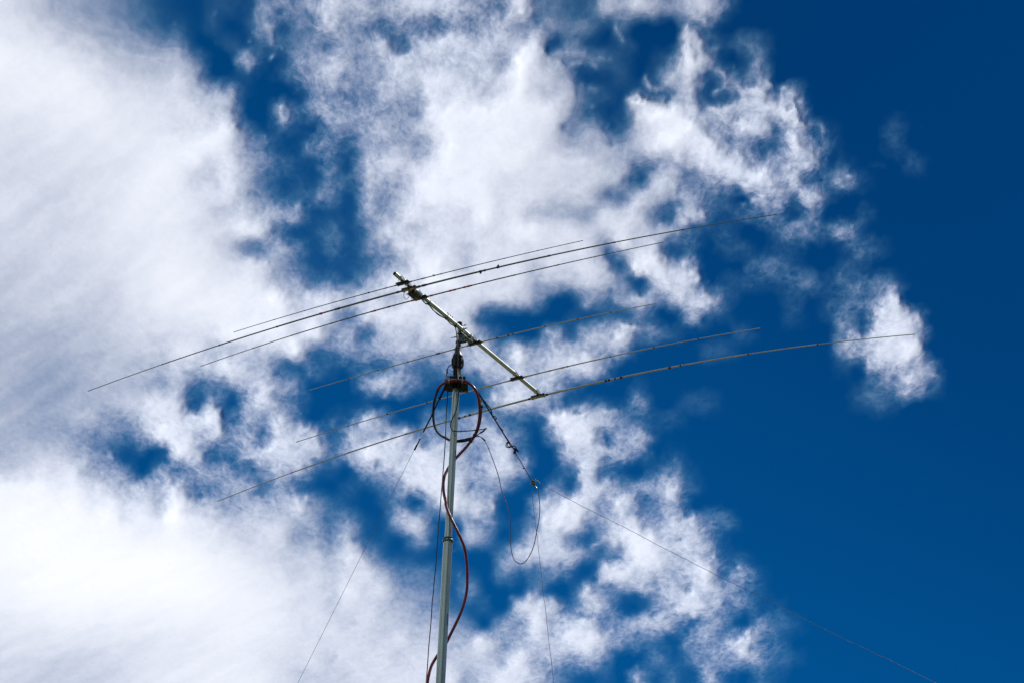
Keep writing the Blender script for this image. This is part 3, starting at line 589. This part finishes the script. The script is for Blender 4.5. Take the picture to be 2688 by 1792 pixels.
# ------------------------------------------------------------------ cables, hose, guys
def cable(name, pts, r, mt, label, cat, n=8, seg=10, group=None, sub=None):
    bm = bmesh.new(); p = catmull(pts, n); tube(bm, p, r, seg)
    o = obj(name, bm, mt, None, label, cat, group=group); return o
hose_pts = [Z3(545, 480, -.12), Z3(590, 412, -.135), Z3(640, 372, -.15), Z3(700, 336, -.165), Z3(780, 308, -.170), Z3(920, 297, -.172), Z3(1060, 305, -.172), Z3(1170, 345, -.168),
            Z3(1275, 430, -.15), Z3(1345, 545, -.12), Z3(1385, 690, -.09), Z3(1405, 900, -.04), Z3(1398, 1060, 0), Z3(1372, 1220, .03), Z3(1325, 1370, .05),
            Z3(1262, 1490, .07), Z4(1195, 325, .08), Z4(1095, 445, .09), Z4(1000, 545, .10), Z4(905, 650, .10), Z4(820, 745, .09), Z4(745, 870, .07), Z4(690, 980, .03),
            Z4(660, 1110, -.01), Z4(656, 1250, -.04), Z4(672, 1390, -.06), Z4(705, 1530, -.075), Z5(592, 160, -.085), Z5(640, 300, -.09), Z5(712, 450, -.09), Z5(790, 610, -.08),
            Z5(855, 745, -.06), Z5(908, 890, -.04), Z5(940, 1080, -.01), Z5(955, 1280, .02), Z6(844, 20, .05), Z6(838, 150, .06), Z6(805, 320, .08), Z6(742, 510, .09),
            Z6(655, 700, .10), Z6(580, 850, .105), Z6(520, 970, .10), Z6(440, 1080, .09), Z6(360, 1200, .07), Z6(305, 1300, .04), Z6(268, 1420, .0), Z6(243, 1568, -.04),
            Z6(250, 1750, -.075), Z6(330, 2000, -.10), Z6(450, 2300, -.10), Z6(560, 2700, -.05)]
# carry the hose on down the mast to the ground
tail = [mast_pt(z)+np.array([.13*math.cos(a), .13*math.sin(a), 0]) for z, a in ((13.2, .2), (12.4, 1.6), (11.2, 3.1), (10.0, 4.6), (8.6, 6.2), (7.0, 7.8), (5.2, 9.4), (3.2, 10.9), (1.2, 11.6), (.05, 11.8))]
hose = cable('red_hose', hose_pts+tail, .0178, RED, 'thick glossy red hose looped below the mast top and winding down around the mast', 'hose', 8, 16)
cring(Z3(547, 478, -.12), (Z3(590, 412, -.135)-Z3(545, 480, -.12))/np.linalg.norm(Z3(590, 412, -.135)-Z3(545, 480, -.12)), .0150, .03, .003, 'hose_end_band', TAPEK, hose, 16)
for (a, b, o_) in (((1385, 830), (1468, 838), -.05), ((1268, 1415), (1335, 1440), .06), ((1180, 1540), (1245, 1555), .075)):
    pa, pb = Z3(*a, o_), Z3(*b, o_); c = (pa+pb)/2
    bm = bmesh.new(); dn = Z3(a[0]-12, a[1]+100, o_)-pa; dn = dn/np.linalg.norm(dn)
    L_ = np.linalg.norm(pb-pa)/2; sd = (pb-pa)/np.linalg.norm(pb-pa); fw = np.cross(sd, dn)
    loop = [c+sd*math.cos(t)*L_+fw*math.sin(t)*.024 for t in np.linspace(0, 2*math.pi, 25)]
    for w in (-.006, 0, .006): tube(bm, [p+dn*w for p in loop], .0042, 6, cap=False)
    tube(bm, [pb, pb+sd*.03-dn*.004], .0035, 6); obj('cable_tie', bm, TAPEK, hose)
# black cables that close the loop
def side(dx, dy, o):
    return [Z3(1290+dx, 1450+dy, .055+o), Z3(1230+dx, 1492+dy, .07+o), Z3(1150, 1528+dy, .09+o), Z3(1060, 1548+dy, .10+o), Z3(940, 1556+dy, .10+o), Z3(860, 1550+dy, .10+o), Z3(780, 1524+dy, .09+o), Z3(690+dx, 1480+dy, .07+o), Z3(600+dx, 1420, .05+o),
            Z3(530+dx, 1350, .03+o), Z3(478+dx, 1250, .01+o), Z3(452+dx, 1120, -.01+o), Z3(444+dx, 960, -.03+o), Z3(455+dx, 800, -.05+o), Z3(478+dx, 670, -.07+o), Z3(512+dx, 560, -.09+o), Z3(556+dx, 466, -.115+o), Z3(610+dx, 396, -.14+o), Z3(700, 338, -.160+o), Z3(800, 310, -.155+o)]
cable('coax_cable', side(0, 0, .0), .0125, RUBBER, 'thick black cable closing the left and lower half of the hose loop', 'cable')
cable('coax_cable', side(18, -20, .02)[:-2], .0070, RUBBER, 'second thinner black cable along the inside of the loop by the thick one', 'cable')
cable('coax_cable', [Z3(940, 1527, .11), Z3(1100, 1498, .10), Z3(1180, 1480, .09), Z3(1250, 1464, .07), Z3(1310, 1436, .05), Z3(1362, 1350, .03), Z3(1400, 1240, .01), Z3(1428, 1120, -.01), Z3(1442, 980, -.03), Z3(1448, 850, -.05), Z3(1440, 740, -.07), Z3(1425, 680, -.08)],
      .0065, RUBBER, 'thin black cable strapped to the outer right side of the red loop', 'cable')
for (x, y) in ((1412, 690), (1438, 775)):
    bm = bmesh.new(); p = Z3(x, y, -.075); tube(bm, [p-Zv*.016, p+Zv*.016], .010, 10); o = obj('cable_marker', bm, TAPEY, None, 'yellow tape marker on the cable beside the upper right of the red loop' if y > 700 else 'orange topped tape marker above the yellow one beside the red loop', 'tape marker')
# wrap over the left side of the loop
bm = bmesh.new(); p = catmull([Z3(556, 460, -.116), Z3(520, 545, -.095), Z3(492, 640, -.075), Z3(468, 760, -.055)], 8); tube(bm, p, [.0185-.006*k/(len(p)-1) for k in range(len(p))], 14)
obj('cable_wrap', bm, TAPEK, None, 'black tape wrapping joining red hose to black cables at left of the loop', 'tape wrap')

# feed cable: under the boom, down past the rotator, round the mast
fpts = [C+B*(-.90)-Nv*.05, C+B*(-.83)-Nv*.045, C+B*(-.76)-Nv*.056-Ev*.006, C+B*-.703-Nv*.040, C+B*(-.6)-Nv*.062, C+B*(-.45)-Nv*.058, C+B*-.297-Nv*.038, C+B*(-.19)-Nv*.052, C+B*-.086-Nv*.038,
        C+B*(-.045)-Nv*.05-Ev*.012]
fpts += [Z2(585, 450, -.09), Z2(606, 540, -.095), Z2(618, 660, -.10), Z2(630, 780, -.11), Z2(640, 930, -.12), Z2(640, 1100, -.125), Z2(638, 1300, -.13), Z2(642, 1450, -.17), Z2(648, 1560, -.20),
         Z3(962, 280, -.205), Z3(970, 420, -.15), Z3(968, 560, -.11), Z3(958, 720, -.09), Z3(932, 860, -.075), Z3(885, 990, -.07), Z3(835, 1100, -.07), Z3(805, 1200, -.06), Z3(815, 1280, -.065), Z3(860, 1330, -.075), Z3(940, 1341, -.08),
         Z3(1080, 1338, -.07), Z3(1220, 1328, -.05), Z3(1370, 1312, -.02), Z3(1480, 1298, .0), Z3(1528, 1282, .01), Z3(1545, 1272, .02), Z3(1530, 1292, .025), Z3(1490, 1328, .03), Z3(1440, 1362, .04), Z3(1380, 1400, .05), Z3(1330, 1440, .055)]
fcab = cable('feed_cable', fpts, .0062, RUBBER, 'thin black feed cable tied under the boom and dropping in front of the rotator', 'cable')
bm = bmesh.new(); tube(bm, catmull([Z3(1505, 1318, .028), Z3(1470, 1344, .035), Z3(1415, 1376, .043)], 5), [.008, .0105, .0115, .0115, .0115, .0115, .0115, .011, .011, .010, .008][:11], 10); sp_ = obj('heat_shrink', bm, TAPEK, fcab)
# fine boom cable
cable('control_wire', [C+B*(-.92)-Nv*.04+Ev*.01, C+B*(-.8)-Nv*.06, C+B*(-.7)-Nv*.043+Ev*.006, C+B*(-.5)-Nv*.072, C+B*(-.297)-Nv*.040+Ev*.006], .0045, RUBBER, 'slack thin black wire sagging beneath the upper boom between two ties', 'wire')
# control cable of the rotator
cc_ = cable('control_cable', [Z2(545, 1222, -.05), Z2(500, 1232, -.06), Z2(455, 1270, -.08), Z2(424, 1325, -.10), Z2(412, 1400, -.13), Z2(404, 1480, -.165), Z3(712, 330, -.17), Z3(720, 420, -.12), Z3(742, 500, -.04), Z3(744, 560, -.02), Z3(738, 700, 0), Z3(722, 930, 0), Z3(712, 1150, 0), Z3(703, 1400, 0),
      Z4(702, 180, 0), Z4(690, 400, 0), Z4(674, 640, 0), Z4(656, 860, 0), Z4(638, 1080, -.0), Z4(620, 1300, 0), Z4(600, 1550, 0), Z5(500, 150, 0), Z5(476, 400, 0), Z5(458, 650, 0), Z5(440, 900, 0), Z5(420, 1180, 0), Z5(384, 1540, 0), Z6(338, 150, 0), Z6(315, 340, 0),
      Z6(302, 560, 0), Z6(286, 760, 0), Z6(262, 1020, 0), Z6(242, 1320, 0), Z6(222, 1560, 0), Z6(190, 2000, 0), Z6(150, 3200, 0), mast_pt(8)+np.array([-.35, 0, 0]), mast_pt(3)+np.array([-.5, 0, 0]), mast_pt(.05)+np.array([-.6, -.1, 0])],
      .0060, RUBBER, 'long straight black control cable hanging just left of the mast', 'cable')
bm = bmesh.new(); q1 = Z2(424, 1325, -.10); tube(bm, [q1, Z2(416, 1370, -.12), Z2(436, 1400, -.12)], .009, 8); obj('cable_plug', bm, RUBBER, cc_)
bm = bmesh.new(); tube(bm, [Z2(412, 1318, -.10), Z2(432, 1326, -.10)], .006, 8); obj('metal_ferrule', bm, STEEL, cc_)

# hanging loop to the insulator block
BLK = at(1399.7, 1267, .05)
hp = [Z3(1330, 1442, .055), Z3(1380, 1437, .06), Z4(1425, 205, .06), Z4(1480, 245, .06), Z4(1522, 290, .06), Z4(1562, 370, .06), Z4(1605, 480, .06), Z4(1650, 600, .06), Z4(1700, 735, .06), Z4(1755, 890, .06), Z4(1802, 1050, .06), Z4(1832, 1200, .06), Z4(1868, 1340, .06), Z4(1945, 1550, .06),
      Z5(1630, 150, .06), Z5(1672, 290, .06), Z5(1692, 400, .06), Z5(1692, 480, .06), Z5(1690, 600, .06), Z5(1698, 760, .06), Z5(1712, 930, .06), Z5(1740, 1040, .06), Z5(1790, 1125, .06), Z5(1857, 1166, .06), Z5(1930, 1148, .06), Z5(2000, 1068, .06), Z5(2068, 940, .06),
      Z5(2115, 790, .06), Z5(2152, 590, .06), Z5(2190, 400, .06), Z5(2202, 210, .06), Z5(2194, 90, .06), Z5(2178, -40, .06), Z5(2150, -130, .055), at(1402, 1272, .05)]
hc = cable('drop_cable', hp, .0052, GLOSSC, 'black cable hanging in a deep U between the hose tie and the wire block', 'cable')
bm = bmesh.new(); tube(bm, catmull([Z4(1462, 225, .06), Z4(1490, 255, .06), Z4(1520, 285, .06)], 5), .0105, 10); obj('heat_shrink', bm, TAPEK, hc)
bm = bmesh.new(); tube(bm, catmull([Z4(1445, 212, .06), Z4(1458, 222, .06)], 3), .0075, 8); obj('tape_band', bm, TAPEY, hc)

# guys
gl = thing('guy_line', Z3(710, 385, -.02), 'left guy of navy strap, chain link and thin grey rope going down to the left', 'guy line', 'guy lines of the mast')
def strap(pts, w, th, name, parent, mt, n=6):
    P = catmull(pts, n); bm = bmesh.new(); prev = None
    for k, p in enumerate(P):
        t = P[min(k+1, len(P)-1)]-P[max(k-1, 0)]; t = t/np.linalg.norm(t); sd = np.cross(t, FW); sd /= np.linalg.norm(sd); nn = np.cross(sd, t)
        ww = w[0]+(w[1]-w[0])*k/(len(P)-1) if hasattr(w, '__len__') else w
        ring_ = [bm.verts.new(V(p+sd*a*ww/2+nn*b*th/2)) for a, b in ((-1, -1), (1, -1), (1, 1), (-1, 1))]
        if prev:
            for j in range(4): bm.faces.new((prev[j], prev[(j+1) % 4], ring_[(j+1) % 4], ring_[j]))
        else: bm.faces.new(ring_[::-1])
        prev = ring_
    bm.faces.new(prev); return obj(name, bm, mt, parent, smooth=False)
strap([Z3(712, 385, -.02), Z3(660, 500, -.02), Z3(575, 670, -.02)], (.030, .024), .004, 'strap', gl, STRAP)
strap([Z3(580, 660, -.03), Z3(470, 900, -.03), Z3(400, 1050, -.03), Z3(240, 1365, -.03)], (.016, .020), .004, 'strap', gl, STRAP)
bm = bmesh.new(); box(bm, Z3(580, 672, -.025), RT, UP, FW, .030, .034, .020, .006); tube(bm, [Z3(545, 660, -.03), Z3(628, 642, -.03)], .006, 8); obj('strap_buckle', bm, BLACK, gl)
bm = bmesh.new(); tube(bm, catmull([Z3(560, 690, -.04), Z3(530, 702, -.04), Z3(492, 718, -.04)], 4), [.003, .004, .005, .006, .007, .007, .007, .006, .004], 8); obj('strap_tail', bm, STRAPL, gl)
ov = [Z3(x, y, -.03) for x, y in ((236, 1352), (262, 1378), (258, 1420), (232, 1480), (200, 1496), (172, 1492), (158, 1462), (166, 1430), (200, 1370))]
bm = bmesh.new(); pp = catmull(ov+[ov[0]], 6); tube(bm, pp, .0042, 8, cap=False); obj('chain_link', bm, STEEL, gl)
strap([Z3(180, 1485, -.03), Z4(140, 320, -.03), Z4(105, 385, -.03)], .016, .004, 'rope_eye', gl, STRAP)
bm = bmesh.new(); tube(bm, [Z4(112, 370, -.03), Z4(62, 470, -.03)], .0115, 10); obj('ferrule', bm, BLACK, gl)
g0 = at(1087.4, 1178.9, -.03); g1 = at(775, 1792, -.03); gd = g1-g0; gend = g0+gd*((0-g0[2])/gd[2])
bm = bmesh.new(); gm = [g0+(gend-g0)*f for f in np.linspace(0, 1, 40)]
gp = [p-Zv*(.12*4*f*(1-f)) for p, f in zip(gm, np.linspace(0, 1, 40))]; tube(bm, gp, .0022, 8); obj('guy_rope', bm, ROPE, gl)

gr = thing('guy_line', Z3(1310, 470, -.05), 'right guy of navy strap and knotted rope running down to the wire block', 'guy line', 'guy lines of the mast')
strap([Z3(1130, 318, -.135), Z3(1235, 392, -.125), Z3(1320, 480, -.09), Z3(1440, 650, -.04), Z3(1560, 850, -.03), Z3(1700, 1070, -.03), Z3(1860, 1330, -.03), Z3(2010, 1555, -.03)], (.026, .014), .004, 'strap', gr, STRAP)
strap([Z3(1480, 690, -.045), Z3(1545, 775, -.045), Z3(1600, 845, -.045), Z3(1640, 900, -.045), Z3(1650, 960, -.045), Z3(1670, 1030, -.04)], .014, .003, 'strap_loop', gr, STRAP)
strap([Z3(1530, 770, -.06), Z3(1590, 870, -.06), Z3(1630, 950, -.06)], .006, .002, 'strap_pale_strip', gr, STRAPL)  # narrow pale blue strip laid in front of the strap loop
bm = bmesh.new(); tube(bm, catmull([Z3(1650, 1020, -.04), Z3(1700, 1030, -.05), Z3(1752, 1068, -.05), Z3(1735, 1090, -.05), Z3(1690, 1070, -.05), Z3(1670, 1040, -.04)], 6), .0065, 8); obj('strap_buckle', bm, BLACK, gr)
strap([Z3(1730, 1120, -.02), Z3(1810, 1250, -.02), Z3(1880, 1340, -.02)], (.012, .024), .003, 'strap', gr, STRAP)
strap([Z3(1868, 1345, -.02), Z3(1920, 1440, -.02), Z3(1990, 1560, -.02)], (.012, .006), .003, 'strap_tail', gr, STRAPL)
kn = [(2000, 285), (1960, 330), (1945, 380), (1965, 415), (2020, 418), (2070, 400), (2110, 388), (2145, 410), (2150, 440), (2110, 432), (2060, 408), (2030, 360), (2000, 320), (2010, 290)]
bm = bmesh.new(); tube(bm, catmull([Z4(x, y, -.03+.012*math.sin(k*1.7)) for k, (x, y) in enumerate(kn)], 6), .0062, 8)
tube(bm, catmull([Z4(2000, 290, -.02), Z4(1975, 350, -.045), Z4(1985, 395, -.045), Z4(2035, 400, -.04)], 6), .0055, 8)
tube(bm, catmull([Z4(1996, 280, -.03), Z4(2060, 380, -.02), Z4(2130, 470, -.01)], 6), .009, 8); obj('rope_knot', bm, RUBBER, gr)
bm = bmesh.new(); k1_, k2_ = Z4(2145, 455, -.01), Z4(2115, 540, -.01); tube(bm, [k1_, k2_], .017, 10)
tube(bm, [Z4(2150, 440, -.01), Z4(2175, 470, -.01), Z4(2205, 505, -.01)], [.008, .012, .012], 8); obj('rope_cleat', bm, BLACK, gr)
bm = bmesh.new(); tube(bm, catmull([Z4(2130, 530, .0), Z4(2230, 680, .01), Z4(2300, 800, .02), Z4(2380, 935, .03), at(1397, 1262, .05)], 8), .0052, 8); obj('guy_rope', bm, RUBBER, gr)
bm = bmesh.new(); tube(bm, catmull([Z4(2325, 852, .02), Z4(2298, 845, .02), Z4(2300, 855, .02)], 5), .006, 8); obj('rope_knot', bm, RUBBER, gr)

blk = thing('wire_block', BLK, 'small green grey block with bright screws where guy and wires meet right of the mast', 'wire connector')
bx = (at(1420, 1275, .05)-at(1385, 1258, .05)); bx /= np.linalg.norm(bx)
bm = bmesh.new(); box(bm, BLK+UP*.004, (RT*.95-UP*.25), (UP*.95+RT*.25), FW, .058, .060, .034, .006); obj('block_body', bm, mat('green_insulator', (.12, .17, .12), .4, var=.3, vs=40), blk)
for x, y in ((1398, 1259), (1406, 1257), (1411, 1262), (1394, 1268)):
    p = at(x, y, .03); bm = bmesh.new(); tube(bm, [p-FW*.0-UP*.001, p-FW*.012+UP*.010], .006, 8); obj('screw', bm, STEEL, blk)
bm = bmesh.new(); tube(bm, catmull([at(1405, 1262, .05), at(1411, 1260, .05), at(1415, 1265, .05), at(1418, 1268, .05)], 4), .005, 8); obj('wire_lug', bm, STEEL, blk)

def plane_wire(px, r, name, lab, off0, off1, mt, jit=.0):
    n_ = len(px); pts = []
    for k, (x, y) in enumerate(px): pts.append(at(x, y, off0+(off1-off0)*k/(n_-1)))
    d = pts[-1]-pts[-2]; tend = (0.05-pts[-1][2])/d[2]
    for f in (.25, .5, .75, 1): pts.append(pts[n_-1]+d*tend*f)
    P = catmull(pts, 10); rg = random.Random(5)
    P = [p+np.array([rg.uniform(-jit, jit), 0, rg.uniform(-jit, jit)]) if 3 < k < len(P)-3 else p for k, p in enumerate(P)]
    bm = bmesh.new(); tube(bm, P, r, 8); return obj(name, bm, mt, None, lab, 'wire')
plane_wire([(1412.6, 1264.6), (1444, 1281.7), (1495.4, 1310.3), (1561.1, 1344), (1646.9, 1386.9), (1722, 1427), (1792, 1462.6), (1894.9, 1515.4), (1992, 1562.6), (2077.7, 1606.9), (2160, 1648), (2240, 1686.9), (2340, 1734), (2457.1, 1792)],
           .0026, 'antenna_wire', 'thin kinked wire running from the block down to the lower right corner', .05, -1.5, WIRE, .0022)
plane_wire([(1395, 1276), (1398, 1310), (1401.7, 1344), (1409.7, 1404), (1415, 1454), (1421, 1504), (1426, 1555), (1432.6, 1604), (1441, 1684), (1448.3, 1744), (1453, 1792)],
           .0026, 'antenna_wire', 'thin wire hanging nearly straight down from the block to the bottom edge', .05, .05, ROPE, .002)
